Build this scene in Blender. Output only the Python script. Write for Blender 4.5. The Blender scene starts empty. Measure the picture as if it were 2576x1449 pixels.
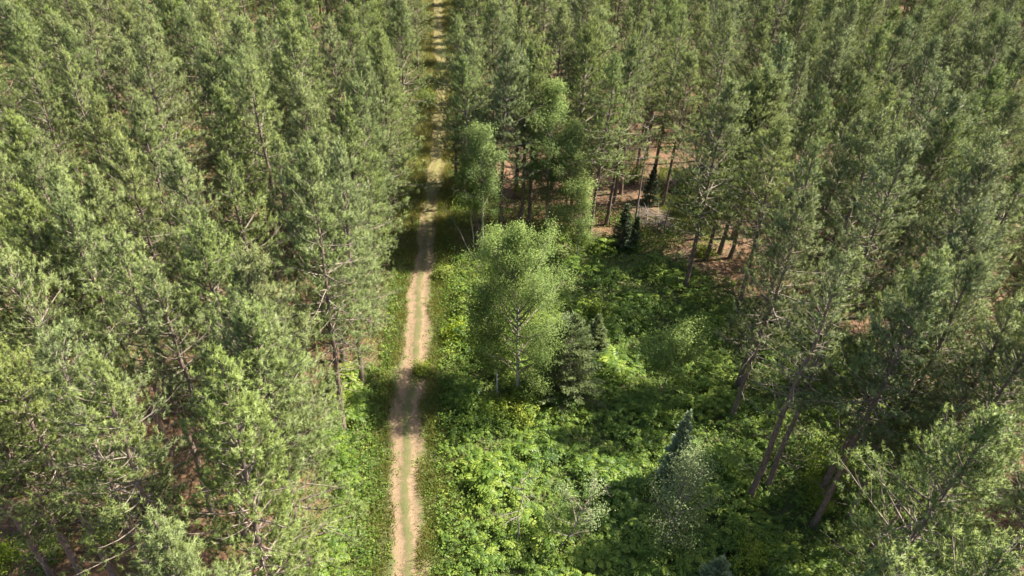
import bpy, math, time
import numpy as np

T0 = time.time()
scene = bpy.context.scene
COL = scene.collection

# ------------------------------------------------------------------ camera
H_CAM = 36.0
PITCH, ROLL = math.radians(35.5), math.radians(2.8)
LENS_PX = 2600 / 1.4907                      # focal length in pixels of a 2576 x 1449 picture
Fv = np.array([0, math.cos(PITCH), -math.sin(PITCH)])
U0 = np.array([0, math.sin(PITCH), math.cos(PITCH)])
R0 = np.array([1.0, 0, 0])
Rv = R0 * math.cos(ROLL) + U0 * math.sin(ROLL)
Uv = -R0 * math.sin(ROLL) + U0 * math.cos(ROLL)


def spot(px, py, z=0.0):
    """world x, y of the survey point seen at (px, py) at height z"""
    d = Fv * LENS_PX + Rv * (px - 1288) - Uv * (py - 724.5)
    t = (z - H_CAM) / d[2]
    return float(d[0] * t), float(d[1] * t)


def seen(x, y, z):
    v = np.array([x, y, z - H_CAM])
    dep = v @ Fv
    if dep < 1:
        return -9999, -9999
    return 1288 + LENS_PX * (v @ Rv) / dep, 724.5 - LENS_PX * (v @ Uv) / dep


cam_d = bpy.data.cameras.new('camera')
cam = bpy.data.objects.new('camera', cam_d)
COL.objects.link(cam)
from mathutils import Matrix, Vector
m = Matrix.Identity(4)
for i in range(3):
    m[i][0], m[i][1], m[i][2] = Rv[i], Uv[i], -Fv[i]
m[2][3] = H_CAM
cam.matrix_world = m
cam_d.sensor_width = 36
cam_d.lens = 2600 / 3840 * 36
cam_d.clip_start = 0.5
cam_d.clip_end = 6000
scene.camera = cam

# ------------------------------------------------------------------ light
SUN_EL, SUN_AHEAD = math.radians(52), math.radians(13)
sd = Vector((math.cos(SUN_EL) * math.cos(SUN_AHEAD), math.cos(SUN_EL) * math.sin(SUN_AHEAD), math.sin(SUN_EL)))
world = bpy.data.worlds.new('World')
scene.world = world
world.use_nodes = True
nt = world.node_tree
bg = nt.nodes['Background']
sky = nt.nodes.new('ShaderNodeTexSky')
sky.sky_type = 'NISHITA'
sky.sun_disc = False
sky.sun_elevation = SUN_EL
sky.sun_rotation = math.atan2(sd.x, sd.y)
sky.air_density = 1.2
sky.dust_density = 2.0
nt.links.new(sky.outputs[0], bg.inputs[0])
bg.inputs[1].default_value = 0.08
sun_d = bpy.data.lights.new('sun', 'SUN')
sun_d.energy = 5.0
sun_d.angle = math.radians(0.6)
sun_d.color = (1.0, 0.93, 0.80)
sun = bpy.data.objects.new('sun', sun_d)
COL.objects.link(sun)
sun.rotation_euler = sd.to_track_quat('Z', 'Y').to_euler()
scene.view_settings.view_transform = 'Standard'
scene.view_settings.look = 'None'
scene.view_settings.gamma = 1.0
scene.view_settings.use_curve_mapping = False
scene.view_settings.exposure = 1.75
scene.render.engine = 'CYCLES'
scene.cycles.max_bounces = 6
scene.cycles.diffuse_bounces = 4
scene.cycles.transmission_bounces = 3
scene.cycles.glossy_bounces = 2
scene.cycles.sample_clamp_indirect = 6
scene.render.film_transparent = False


# ------------------------------------------------------------------ materials
class NT:
    def __init__(self, name):
        self.m = bpy.data.materials.new(name)
        self.m.use_nodes = True
        self.t = self.m.node_tree
        self.n = self.t.nodes
        self.b = self.n['Principled BSDF']
        self.out = self.n['Material Output']

    def new(self, kind, **kw):
        n = self.n.new(kind)
        for k, v in kw.items():
            setattr(n, k, v)
        return n

    def link(self, a, b):
        self.t.links.new(a, b)

    def noise(self, scale, detail=4, coord=None, rough=0.6):
        n = self.new('ShaderNodeTexNoise')
        n.inputs['Scale'].default_value = scale
        n.inputs['Detail'].default_value = detail
        n.inputs['Roughness'].default_value = rough
        if coord is not None:
            self.link(coord, n.inputs['Vector'])
        return n.outputs['Fac']

    def ramp(self, src, stops, interp='LINEAR'):
        r = self.new('ShaderNodeValToRGB')
        r.color_ramp.interpolation = interp
        el = r.color_ramp.elements
        while len(el) < len(stops):
            el.new(0.5)
        for e, (p, c) in zip(el, stops):
            e.position = p
            e.color = (*c, 1) if len(c) == 3 else c
        self.link(src, r.inputs[0])
        return r.outputs[0]

    def mix(self, fac, a, b, mode='MIX'):
        n = self.new('ShaderNodeMix', data_type='RGBA', blend_type=mode)
        for sock, v in ((n.inputs[0], fac), (n.inputs[6], a), (n.inputs[7], b)):
            if hasattr(v, 'links') or hasattr(v, 'is_linked'):
                self.link(v, sock)
            elif isinstance(v, (int, float)):
                sock.default_value = v
            else:
                sock.default_value = (*v, 1)
        return n.outputs[2]

    def math(self, op, a, b=0.0, clamp=False):
        n = self.new('ShaderNodeMath', operation=op, use_clamp=clamp)
        for s, v in zip(n.inputs, (a, b)):
            if isinstance(v, (int, float)):
                s.default_value = v
            else:
                self.link(v, s)
        return n.outputs[0]

    def attr(self, name):
        return self.new('ShaderNodeAttribute', attribute_name=name).outputs['Fac']

    def geo(self):
        return self.new('ShaderNodeNewGeometry').outputs['Position']

    def bump(self, height, strength, dist=0.02):
        b = self.new('ShaderNodeBump')
        b.inputs['Strength'].default_value = strength
        b.inputs['Distance'].default_value = dist
        self.link(height, b.inputs['Height'])
        self.link(b.outputs[0], self.b.inputs['Normal'])


def leaf_material(name, dark, mid, light, transl=0.3, rough=0.5, hue_rand=0.5, spec=0.4, puff=0.0):
    """leaves: colour runs with the per-leaf 'tint', and drifts from plant to plant"""
    k = NT(name)
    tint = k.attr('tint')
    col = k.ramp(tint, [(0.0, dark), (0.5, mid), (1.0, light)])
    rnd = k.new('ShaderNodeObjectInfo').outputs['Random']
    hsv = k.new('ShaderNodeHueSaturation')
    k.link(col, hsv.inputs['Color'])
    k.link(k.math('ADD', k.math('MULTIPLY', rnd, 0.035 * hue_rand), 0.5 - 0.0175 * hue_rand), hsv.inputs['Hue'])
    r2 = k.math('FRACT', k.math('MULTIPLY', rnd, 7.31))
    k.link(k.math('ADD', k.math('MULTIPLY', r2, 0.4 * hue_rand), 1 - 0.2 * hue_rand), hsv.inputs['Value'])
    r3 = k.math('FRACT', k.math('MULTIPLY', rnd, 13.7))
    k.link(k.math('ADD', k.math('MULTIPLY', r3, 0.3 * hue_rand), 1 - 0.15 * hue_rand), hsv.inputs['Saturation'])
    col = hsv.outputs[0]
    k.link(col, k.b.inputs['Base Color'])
    k.b.inputs['Roughness'].default_value = rough
    k.b.inputs['Specular IOR Level'].default_value = spec
    tr = k.new('ShaderNodeBsdfTranslucent')
    k.link(k.mix(0.35, col, (0.30, 0.36, 0.03)), tr.inputs['Color'])
    ms = k.new('ShaderNodeMixShader')
    ms.inputs[0].default_value = transl
    if puff:
        # a brush of needles is lit like a round tuft, not like flat cards
        at = k.new('ShaderNodeAttribute', attribute_name='puff').outputs['Vector']
        vt = k.new('ShaderNodeVectorTransform', vector_type='NORMAL', convert_from='OBJECT', convert_to='WORLD')
        k.link(at, vt.inputs[0])
        gn = k.new('ShaderNodeNewGeometry').outputs['Normal']
        vm = k.new('ShaderNodeMix', data_type='VECTOR')
        vm.inputs[0].default_value = puff
        k.link(gn, vm.inputs[4])
        k.link(vt.outputs[0], vm.inputs[5])
        nz = k.new('ShaderNodeVectorMath', operation='NORMALIZE')
        k.link(vm.outputs[1], nz.inputs[0])
        k.link(nz.outputs[0], k.b.inputs['Normal'])
        k.link(nz.outputs[0], tr.inputs['Normal'])
        k.m.cycles.use_bump_map_correction = False
    k.link(k.b.outputs[0], ms.inputs[1])
    k.link(tr.outputs[0], ms.inputs[2])
    k.link(ms.outputs[0], k.out.inputs['Surface'])
    return k.m


M = {}
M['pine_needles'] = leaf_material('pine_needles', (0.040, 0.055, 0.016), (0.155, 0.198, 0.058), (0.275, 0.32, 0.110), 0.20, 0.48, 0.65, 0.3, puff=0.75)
M['fir_needles'] = leaf_material('fir_needles', (0.018, 0.032, 0.014), (0.045, 0.075, 0.030), (0.09, 0.13, 0.05), 0.12, 0.5, 0.3)
M['olive_fir_needles'] = leaf_material('olive_fir_needles', (0.022, 0.034, 0.010), (0.065, 0.092, 0.026), (0.13, 0.17, 0.05), 0.15, 0.55, 0.3)
M['blue_fir_needles'] = leaf_material('blue_fir_needles', (0.045, 0.07, 0.032), (0.135, 0.185, 0.085), (0.24, 0.29, 0.15), 0.12, 0.5, 0.3)
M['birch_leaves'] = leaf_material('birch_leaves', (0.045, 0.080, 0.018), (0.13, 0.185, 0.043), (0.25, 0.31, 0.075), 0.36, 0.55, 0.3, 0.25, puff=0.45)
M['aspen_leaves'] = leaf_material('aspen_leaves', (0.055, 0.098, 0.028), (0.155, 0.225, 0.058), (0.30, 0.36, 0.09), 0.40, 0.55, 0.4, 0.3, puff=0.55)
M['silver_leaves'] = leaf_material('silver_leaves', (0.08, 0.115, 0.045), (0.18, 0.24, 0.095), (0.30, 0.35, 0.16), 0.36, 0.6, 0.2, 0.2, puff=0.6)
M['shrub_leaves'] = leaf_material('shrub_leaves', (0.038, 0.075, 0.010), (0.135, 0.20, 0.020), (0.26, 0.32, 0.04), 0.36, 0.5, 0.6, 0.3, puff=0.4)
M['undergrowth_leaves'] = leaf_material('undergrowth_leaves', (0.028, 0.065, 0.012), (0.118, 0.198, 0.030), (0.26, 0.33, 0.050), 0.38, 0.5, 0.0, 0.3)
M['grass'] = leaf_material('grass_blades', (0.059, 0.084, 0.015), (0.143, 0.160, 0.029), (0.277, 0.218, 0.076), 0.3, 0.5, 0.0, 0.3)


def bark_material(name, base, dark, scale, stretch=0.2, marks=None):
    k = NT(name)
    tc = k.new('ShaderNodeTexCoord').outputs['Object']
    mp = k.new('ShaderNodeMapping')
    mp.inputs['Scale'].default_value = (1, 1, stretch)
    k.link(tc, mp.inputs[0])
    n = k.noise(scale, 5, mp.outputs[0])
    col = k.ramp(n, [(0.35, dark), (0.62, base)])
    big = k.noise(1.3, 3, tc)
    col = k.mix(k.math('MULTIPLY', big, 0.5), col, tuple(c * 0.55 for c in base))
    if marks:
        mp2 = k.new('ShaderNodeMapping')
        mp2.inputs['Scale'].default_value = (1, 1, 5)
        k.link(tc, mp2.inputs[0])
        mk = k.ramp(k.noise(2.2, 3, mp2.outputs[0]), [(0.60, (0, 0, 0)), (0.66, (1, 1, 1))])
        col = k.mix(mk, col, marks)
    k.link(col, k.b.inputs['Base Color'])
    k.b.inputs['Roughness'].default_value = 0.9
    k.b.inputs['Specular IOR Level'].default_value = 0.2
    k.bump(n, 0.6, 0.03)
    return k.m


M['pine_bark'] = bark_material('pine_bark', (0.26, 0.19, 0.155), (0.10, 0.075, 0.065), 9, 0.35)
M['branch_wood'] = bark_material('branch_wood', (0.30, 0.25, 0.20), (0.15, 0.12, 0.10), 6)
M['dead_wood'] = bark_material('dead_wood', (0.27, 0.235, 0.20), (0.13, 0.11, 0.095), 7)
M['birch_bark'] = bark_material('birch_bark', (0.52, 0.49, 0.45), (0.38, 0.36, 0.33), 6, 0.5, (0.07, 0.06, 0.055))
M['aspen_bark'] = bark_material('aspen_bark', (0.42, 0.42, 0.35), (0.25, 0.25, 0.21), 6, 0.5, (0.06, 0.055, 0.05))


# ground: needle litter under the pines, greener soil in the clearing and along the track
k = NT('forest_floor')
pos = k.geo()
open_ = k.attr('open')
n1 = k.noise(0.35, 5, pos)
n2 = k.noise(3.0, 6, pos, 0.7)
n3 = k.noise(28, 4, pos, 0.75)
litter = k.ramp(n2, [(0.30, (0.045, 0.026, 0.014)), (0.5, (0.135, 0.070, 0.036)), (0.72, (0.25, 0.135, 0.072))])
litter = k.mix(k.ramp(n3, [(0.4, (0, 0, 0)), (0.7, (0.432, 0.464, 0.432))]), litter, (0.186, 0.122, 0.070))
litter = k.mix(k.ramp(k.noise(0.9, 4, pos), [(0.36, (0.7, 0.7, 0.7)), (0.52, (0, 0, 0))]), litter, (0.035, 0.026, 0.014))
moss = k.ramp(n2, [(0.3, (0.029, 0.042, 0.010)), (0.7, (0.109, 0.134, 0.029))])
soil = k.ramp(n3, [(0.3, (0.042, 0.050, 0.015)), (0.7, (0.134, 0.143, 0.046))])
floor_c = k.mix(k.ramp(n1, [(0.56, (0, 0, 0)), (0.66, (0.8, 0.8, 0.8))]), litter, moss)
c = k.mix(open_, floor_c, soil)
k.link(c, k.b.inputs['Base Color'])
k.b.inputs['Roughness'].default_value = 0.95
k.bump(n3, 0.6, 0.06)
M['floor'] = k.m

# the sandy two-rut track
k = NT('sandy_track')
pos = k.geo()
ac = k.attr('across')            # -1 .. 1 over the width
al = k.attr('along')
n2 = k.noise(2.2, 6, pos, 0.7)
n3 = k.noise(22, 4, pos, 0.7)
sand = k.ramp(n3, [(0.3, (0.125, 0.080, 0.050)), (0.55, (0.235, 0.155, 0.098)), (0.8, (0.33, 0.235, 0.155))])
sand = k.mix(k.ramp(n2, [(0.35, (0.7, 0.7, 0.7)), (0.6, (0, 0, 0))]), sand, (0.11, 0.09, 0.04))
green = k.ramp(n3, [(0.3, (0.042, 0.055, 0.013)), (0.8, (0.126, 0.126, 0.038))])
d = k.math('ABSOLUTE', ac)
edge = k.math('ADD', d, k.math('MULTIPLY', k.math('SUBTRACT', n2, 0.5), 2.0))
mid = k.math('ADD', d, k.math('MULTIPLY', k.math('SUBTRACT', n2, 0.5), 0.7))
g_edge = k.ramp(edge, [(0.56, (0, 0, 0)), (0.86, (1, 1, 1))])
g_mid = k.mix(k.ramp(k.noise(1.1, 4, pos), [(0.36, (0.5, 0.5, 0.5)), (0.56, (1, 1, 1))]), (0, 0, 0), k.ramp(mid, [(0.13, (0.9, 0.9, 0.9)), (0.27, (0, 0, 0))]))
far = k.ramp(k.math('ADD', al, k.math('MULTIPLY', k.math('SUBTRACT', n2, 0.5), 0.5)), [(0.40, (0, 0, 0)), (0.54, (0.97, 0.97, 0.97))])
g = k.mix(1.0, g_edge, g_mid, 'ADD')
c = k.mix(g, sand, green)
c = k.mix(k.math('MULTIPLY', far, k.ramp(mid, [(0.2, (1, 1, 1)), (0.5, (0.55, 0.55, 0.55))])), c, k.ramp(n3, [(0.3, (0.10, 0.10, 0.025)), (0.8, (0.23, 0.19, 0.07))]))
k.link(c, k.b.inputs['Base Color'])
k.b.inputs['Roughness'].default_value = 0.95
k.bump(n3, 0.5, 0.04)
M['track'] = k.m


# ------------------------------------------------------------------ mesh helpers
def rng_of(seed):
    return np.random.default_rng(seed)


def unit(v):
    return v / np.maximum(np.linalg.norm(v, axis=-1, keepdims=True), 1e-9)


def make_mesh(name, V, faces, mat, tint=None, smooth=False, attrs=None):
    """faces: (n,3) or (n,4) index array"""
    V = np.asarray(V, dtype=np.float32)
    faces = np.asarray(faces, dtype=np.int32)
    me = bpy.data.meshes.new(name)
    me.vertices.add(len(V))
    me.vertices.foreach_set('co', V.ravel())
    kf = faces.shape[1]
    me.loops.add(faces.size)
    me.loops.foreach_set('vertex_index', faces.ravel())
    me.polygons.add(len(faces))
    me.polygons.foreach_set('loop_start', np.arange(len(faces), dtype=np.int32) * kf)
    me.polygons.foreach_set('use_smooth', np.full(len(faces), smooth))
    at = dict(attrs or {})
    if tint is not None:
        at['tint'] = tint
    for n, a in at.items():
        a = np.asarray(a, dtype=np.float32)
        l = me.attributes.new(n, 'FLOAT' if a.ndim == 1 else 'FLOAT_VECTOR', 'POINT')
        l.data.foreach_set('value' if a.ndim == 1 else 'vector', a.ravel())
    me.update(calc_edges=True)
    me.materials.append(mat)
    return me


def obj(name, data, parent=None, loc=None, rot=None, scale=None, **props):
    o = bpy.data.objects.new(name, data)
    COL.objects.link(o)
    if parent:
        o.parent = parent
    if loc is not None:
        o.location = loc
    if rot is not None:
        o.rotation_euler = rot
    if scale is not None:
        o.scale = scale if hasattr(scale, '__len__') else (scale,) * 3
    for a, b in props.items():
        if b is not None:
            o[a] = b
    return o


class Tubes:
    def __init__(self):
        self.V, self.F, self.n = [], [], 0

    def add(self, pts, radii, sides=5):
        pts = np.asarray(pts, float)
        radii = np.asarray(radii, float)
        d = unit(np.gradient(pts, axis=0))
        ref = np.array([0, 0, 1.0]) if abs(d[0, 2]) < 0.8 else np.array([1.0, 0, 0])
        a = unit(np.cross(d, ref))
        b = np.cross(d, a)
        ang = np.arange(sides) * 2 * math.pi / sides
        ring = pts[:, None, :] + radii[:, None, None] * (np.cos(ang)[None, :, None] * a[:, None, :] + np.sin(ang)[None, :, None] * b[:, None, :])
        n = len(pts)
        i = np.arange(n - 1)[:, None] * sides
        j = np.arange(sides)[None, :]
        jn = (j + 1) % sides
        f = np.stack([i + j, i + jn, i + sides + jn, i + sides + j], -1).reshape(-1, 4)
        self.V.append(ring.reshape(-1, 3))
        self.F.append(f + self.n)
        self.n += n * sides

    def mesh(self, name, mat):
        return make_mesh(name, np.concatenate(self.V), np.concatenate(self.F), mat, smooth=True)


def curve(p0, d, length, n, rng, up=0.0, wob=0.08):
    """a wandering polyline"""
    pts = [np.array(p0, float)]
    d = np.array(d, float)
    for i in range(n):
        d = unit(d + np.array([0, 0, up / n]) + rng.normal(0, wob, 3))
        pts.append(pts[-1] + d * length / n)
    return np.array(pts), d


# ------------------------------------------------------------------ pine
def needle_clumps(C, D, S, T, n, rng, width=0.026, nshoot=2):
    """C centres, D outward directions, S sizes, T base tint: brushes of needles"""
    m_ = len(C)
    # shoots
    sh_off = rng.normal(0, 1, (m_, nshoot, 3)) * 0.34
    sh_dir = unit(D[:, None, :] * 1.2 + rng.normal(0, 0.42, (m_, nshoot, 3)) + np.array([0, 0, 0.4]))
    sh_pos = C[:, None, :] + (sh_off + sh_dir * 0.25) * S[:, None, None]
    k_ = n // nshoot
    al = rng.uniform(-0.75, 0.45, (m_, nshoot, k_, 1))
    st = sh_pos[:, :, None, :] + sh_dir[:, :, None, :] * al * S[:, None, None, None] * 0.8
    nd = unit(sh_dir[:, :, None, :] * (0.55 + 0.5 * (al > 0.1)) + rng.normal(0, 0.62, (m_, nshoot, k_, 3)))
    L = S[:, None, None, None] * rng.uniform(0.38, 0.62, (m_, nshoot, k_, 1))
    side = unit(np.cross(nd, rng.normal(0, 1, (m_, nshoot, k_, 3)))) * width * 0.5
    tip = st + nd * L
    V = np.stack([st - side, st + side, tip], 3).reshape(-1, 3)
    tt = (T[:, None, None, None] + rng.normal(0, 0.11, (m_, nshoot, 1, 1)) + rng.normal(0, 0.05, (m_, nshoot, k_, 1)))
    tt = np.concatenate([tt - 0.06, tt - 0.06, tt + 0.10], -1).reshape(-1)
    Fc = np.arange(len(V)).reshape(-1, 3)
    mids = st + nd * L * 0.4
    pf = unit((mids - C[:, None, None, :]) / S[:, None, None, None] + D[:, None, None, :] * 0.35 + nd * 0.3)
    pf = np.repeat(pf.reshape(-1, 3), 3, 0)
    return V, Fc, np.clip(tt, 0, 1), pf


def pine_meshes(seed, h=19.5, base=8.5, rmax=2.0, dens=1.0, low_dead=14, lop=0.0, near=False):
    rng = rng_of(seed)
    trunk, br = Tubes(), Tubes()
    nz = 12
    zz = np.linspace(-0.3, h - 0.25, nz)
    wx = np.cumsum(rng.normal(0, 0.05, nz))
    wy = np.cumsum(rng.normal(0, 0.05, nz))
    wx -= wx[0]
    wy -= wy[0]
    path = np.stack([wx, wy, zz], 1)
    rad = 0.17 * np.clip(1 - zz / h, 0.03, 1) ** 0.75 + 0.012
    rad[0] *= 1.3
    trunk.add(path, rad, 8)
    C, D, S, T = [], [], [], []
    z = base
    side_a = rng.uniform(0, 6.28)
    while z < h - 0.35:
        t = (z - base) / (h - base)
        prof = (1 - t) ** 0.62 * (0.62 + 0.38 * min(1, t / 0.22))
        nb = int(rng.integers(5, 8)) if t < 0.93 else 4
        a0 = rng.uniform(0, 6.28)
        for b in range(nb):
            az = a0 + b * 6.283 / nb + rng.normal(0, 0.25)
            L = max(0.3, rmax * prof * rng.uniform(0.55, 1.22) * (1 + lop * math.cos(az - side_a)))
            if t < 0.12 and rng.random() < 0.35:
                continue
            el = math.radians(-9 + 58 * t ** 1.1 + rng.normal(0, 7))
            d0 = np.array([math.cos(az) * math.cos(el), math.sin(az) * math.cos(el), math.sin(el)])
            zi = z + rng.normal(0, 0.07)
            p0 = np.array([np.interp(zi, zz, wx), np.interp(zi, zz, wy), zi])
            pts, dend = curve(p0, d0, L, 5, rng, up=0.5, wob=0.08)
            r0 = 0.016 + 0.013 * L
            br.add(pts, np.linspace(r0, 0.008, 6), 3)
            ncl = int((3 + L * 5.2) * dens)
            s = rng.uniform(0.18, 1.02, ncl) ** 0.75
            if t > 0.75:
                s = rng.uniform(0.1, 1.05, ncl)
            P_ = np.stack([np.interp(s * 5, np.arange(6), pts[:, q]) for q in range(3)], 1)
            ou = unit(pts[-1] - pts[0])
            lat = unit(np.cross(ou, [0, 0, 1.0]))
            w = L * 0.33 * np.clip(1.25 - s, 0.18, 1)
            lo = rng.normal(0, 1, ncl) * w
            P_ += lat * lo[:, None] + np.stack([rng.normal(0, 0.04, ncl), rng.normal(0, 0.04, ncl), rng.normal(0.03, 0.075, ncl)], 1)
            dd = unit(ou[None] * 1.0 + lat[None] * np.sign(lo)[:, None] * rng.uniform(0, 1.0, ncl)[:, None] + np.array([0, 0, 0.7 + 0.8 * t]))
            C.append(P_)
            D.append(dd)
            S.append(rng.uniform(0.25, 0.40, ncl) * (1.0 - 0.15 * t))
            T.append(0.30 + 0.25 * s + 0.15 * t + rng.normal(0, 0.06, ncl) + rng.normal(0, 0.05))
            # side twigs
            for q in range(0, ncl, 5):
                br.add(np.array([np.array([np.interp(max(0, s[q] - .2) * 5, np.arange(6), pts[:, w_]) for w_ in range(3)]), P_[q]]), [0.011, 0.005], 3)
        z += rng.uniform(0.62, 0.92) * (1.15 - 0.45 * t)
    # leader
    tipp = path[-1]
    C.append(tipp + np.array([[0, 0, 0.05], [0.04, 0, 0.28], [0, 0.03, 0.5], [0, 0, -0.25]]))
    D.append(np.tile([0, 0, 1.0], (4, 1)))
    S.append(np.array([0.28, 0.26, 0.22, 0.3]))
    T.append(np.full(4, 0.75))
    # dead lower branches
    for q in range(low_dead):
        zi = rng.uniform(max(1.5, base - 5.5), base + 1.5)
        az = rng.uniform(0, 6.28)
        el = rng.uniform(-0.35, 0.25)
        p0 = np.array([np.interp(zi, zz, wx), np.interp(zi, zz, wy), zi])
        L = rng.uniform(0.4, 2.2)
        pts, _ = curve(p0, [math.cos(az), math.sin(az), el], L, 4, rng, up=rng.uniform(-.5, .3), wob=0.14)
        br.add(pts, np.linspace(0.026, 0.007, 5), 3)
        for w in range(2):
            j = rng.integers(1, 4)
            p2, _ = curve(pts[j], unit(pts[j] - p0 + rng.normal(0, .5 * L, 3)), L * 0.4, 2, rng, wob=.15)
            br.add(p2, [0.011, 0.008, 0.004], 3)
    C, D, S, T = map(np.concatenate, (C, D, S, T))
    n = 54
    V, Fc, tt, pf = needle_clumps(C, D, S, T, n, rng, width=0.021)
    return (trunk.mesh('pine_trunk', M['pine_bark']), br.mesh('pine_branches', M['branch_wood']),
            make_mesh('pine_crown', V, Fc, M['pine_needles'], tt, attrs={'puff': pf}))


PINES = []   # (height, meshes)
specs = [(19.5, 7.0, 3.8, 1.0, 0.25), (19.0, 6.0, 4.1, 1.0, 0.15), (20.0, 8.0, 3.5, 1.0, 0.3), (18.5, 5.5, 3.9, 0.95, 0.2),
         (19.8, 7.5, 3.2, 0.95, 0.35), (18.0, 7.0, 3.1, 1.0, 0.2), (20.3, 6.5, 4.1, 1.0, 0.3), (19.2, 8.5, 3.7, 0.85, 0.4),
         (19.0, 9.5, 2.9, 0.75, 0.4), (17.5, 6.0, 3.4, 0.95, 0.3), (18.8, 8.0, 2.4, 0.5, 0.4)]
for i, (h, b, r, dn, lp) in enumerate(specs):
    PINES.append((h, pine_meshes(100 + i, h, b, r, dn, lop=lp)))
# broad-crowned trees that grew at the edge of an opening
EDGE = []
for i, (h, b, r, dn, lp) in enumerate([(19.5, 4.6, 4.0, 1.05, 0.15), (20.0, 5.6, 3.8, 1.05, 0.2), (19.0, 4.0, 3.9, 1.05, 0.15)]):
    EDGE.append((h, pine_meshes(200 + i, h, b, r, dn, low_dead=26, lop=lp)))
print('pines', round(time.time() - T0, 1))


# ------------------------------------------------------------------ broadleaf
def leaves(C, n, spread, size, T, rng, updir=0.55, flat=0.8, centre=None):
    m_ = len(C)
    P_ = C[:, None, :] + rng.normal(0, 1, (m_, n, 3)) * spread * np.array([1, 1, flat])
    P_ = P_.reshape(-1, 3)
    N = len(P_)
    nrm = unit(rng.normal(0, 1, (N, 3)) + np.array([0, 0, updir * 2]))
    ax = unit(np.cross(nrm, rng.normal(0, 1, (N, 3))))
    sd_ = np.cross(nrm, ax)
    L = size * rng.uniform(0.7, 1.3, (N, 1))
    a = P_ - ax * L * 0.5
    b = P_ + sd_ * L * 0.36 + nrm * L * 0.06
    c_ = P_ + ax * L * 0.5
    d = P_ - sd_ * L * 0.36 + nrm * L * 0.06
    V = np.stack([a, b, c_, d], 1).reshape(-1, 3)
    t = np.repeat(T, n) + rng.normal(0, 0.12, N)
    if centre is not None:
        pf = unit(unit(P_ - np.repeat(C, n, 0)) * 0.8 + unit(P_ - centre) * 0.7 + np.array([0, 0, 0.3]))
        return V, np.arange(len(V)).reshape(-1, 4), np.clip(np.repeat(t, 4), 0, 1), np.repeat(pf, 4, 0)
    return V, np.arange(len(V)).reshape(-1, 4), np.clip(np.repeat(t, 4), 0, 1)


def broadleaf(seed, h, base, rmax, n_limb, leaf_n, leaf, trunk_r, bark, leafmat, profile='oval', droop=0.0, lean=(0, 0), twist=0.06,
              bare=0.0, cl_per=1.0, spread=0.24):
    rng = rng_of(seed)
    trunk, br = Tubes(), Tubes()
    nz = 12
    zz = np.linspace(-0.2, h * 0.96, nz)
    f_ = np.clip(zz / h, 0, 1)
    wx = np.cumsum(rng.normal(0, twist, nz)) + lean[0] * f_ ** 1.3
    wy = np.cumsum(rng.normal(0, twist, nz)) + lean[1] * f_ ** 1.3
    wx -= wx[0]
    wy -= wy[0]
    trunk.add(np.stack([wx, wy, zz], 1), trunk_r * np.clip(1 - f_, 0.06, 1) ** 0.8, 8)
    C, T = [], []
    for q in range(n_limb):
        t = (q + rng.uniform(0, 1)) / n_limb
        zi = base + (h - base) * t * 0.96
        if profile == 'oval':
            pr = math.sin(math.pi * min(1, 0.14 + 0.80 * t)) ** 0.7
        elif profile == 'low':
            pr = math.sin(math.pi * min(1, 0.26 + 0.70 * t)) ** 0.8
        else:
            pr = (1 - t) ** 0.6
        az = q * 2.4 + rng.normal(0, 0.4)
        L = rmax * pr * rng.uniform(0.5, 1.25) + 0.25
        el = math.radians(22 + 45 * t + rng.normal(0, 8))
        p0 = np.array([np.interp(zi, zz, wx), np.interp(zi, zz, wy), zi])
        d0 = [math.cos(az) * math.cos(el), math.sin(az) * math.cos(el), math.sin(el)]
        pts, de = curve(p0, d0, L, 6, rng, up=0.25 - droop, wob=0.13)
        r0 = min(0.02 + 0.018 * L, trunk_r * 0.6)
        br.add(pts, np.linspace(r0, 0.007, 7), 4)
        isbare = rng.random() < bare
        for w in range(int(2.5 + L * 1.8)):
            s = rng.uniform(0.25, 1.0)
            pj = np.array([np.interp(s * 6, np.arange(7), pts[:, q2]) for q2 in range(3)])
            dj = unit(de + rng.normal(0, 0.8, 3))
            Lj = L * rng.uniform(0.18, 0.38) * (1.3 - 0.6 * s)
            p2, _ = curve(pj, dj, Lj, 3, rng, up=-droop * 0.6 + .1, wob=0.2)
            br.add(p2, [0.010, 0.007, 0.005, 0.003], 3)
            if not isbare:
                C.append(p2[[3]])
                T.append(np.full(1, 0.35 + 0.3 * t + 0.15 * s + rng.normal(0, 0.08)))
            else:
                for _i in range(2):
                    p3, _ = curve(p2[rng.integers(1, 4)], unit(dj + rng.normal(0, .9, 3)), Lj * .6, 2, rng, wob=.2)
                    br.add(p3, [0.006, 0.005, 0.003], 3)
        if not isbare:
            C.append(pts[[4, 6]])
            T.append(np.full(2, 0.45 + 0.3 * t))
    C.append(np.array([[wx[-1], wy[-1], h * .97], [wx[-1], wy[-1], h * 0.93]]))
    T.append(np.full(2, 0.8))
    C, T = np.concatenate(C), np.concatenate(T)
    C = np.concatenate([C + rng.normal(0, spread, C.shape) * (0.5 if j else 0) for j in range(int(cl_per))])
    T = np.tile(T, int(cl_per))
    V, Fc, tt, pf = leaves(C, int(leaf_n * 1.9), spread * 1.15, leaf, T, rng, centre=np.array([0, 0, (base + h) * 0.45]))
    return trunk.mesh('trunk_mesh', M[bark]), br.mesh('limb_mesh', M['dead_wood' if bare > 0.5 else 'branch_wood']), make_mesh('crown_mesh', V, Fc, M[leafmat], tt, attrs={'puff': pf})


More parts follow.
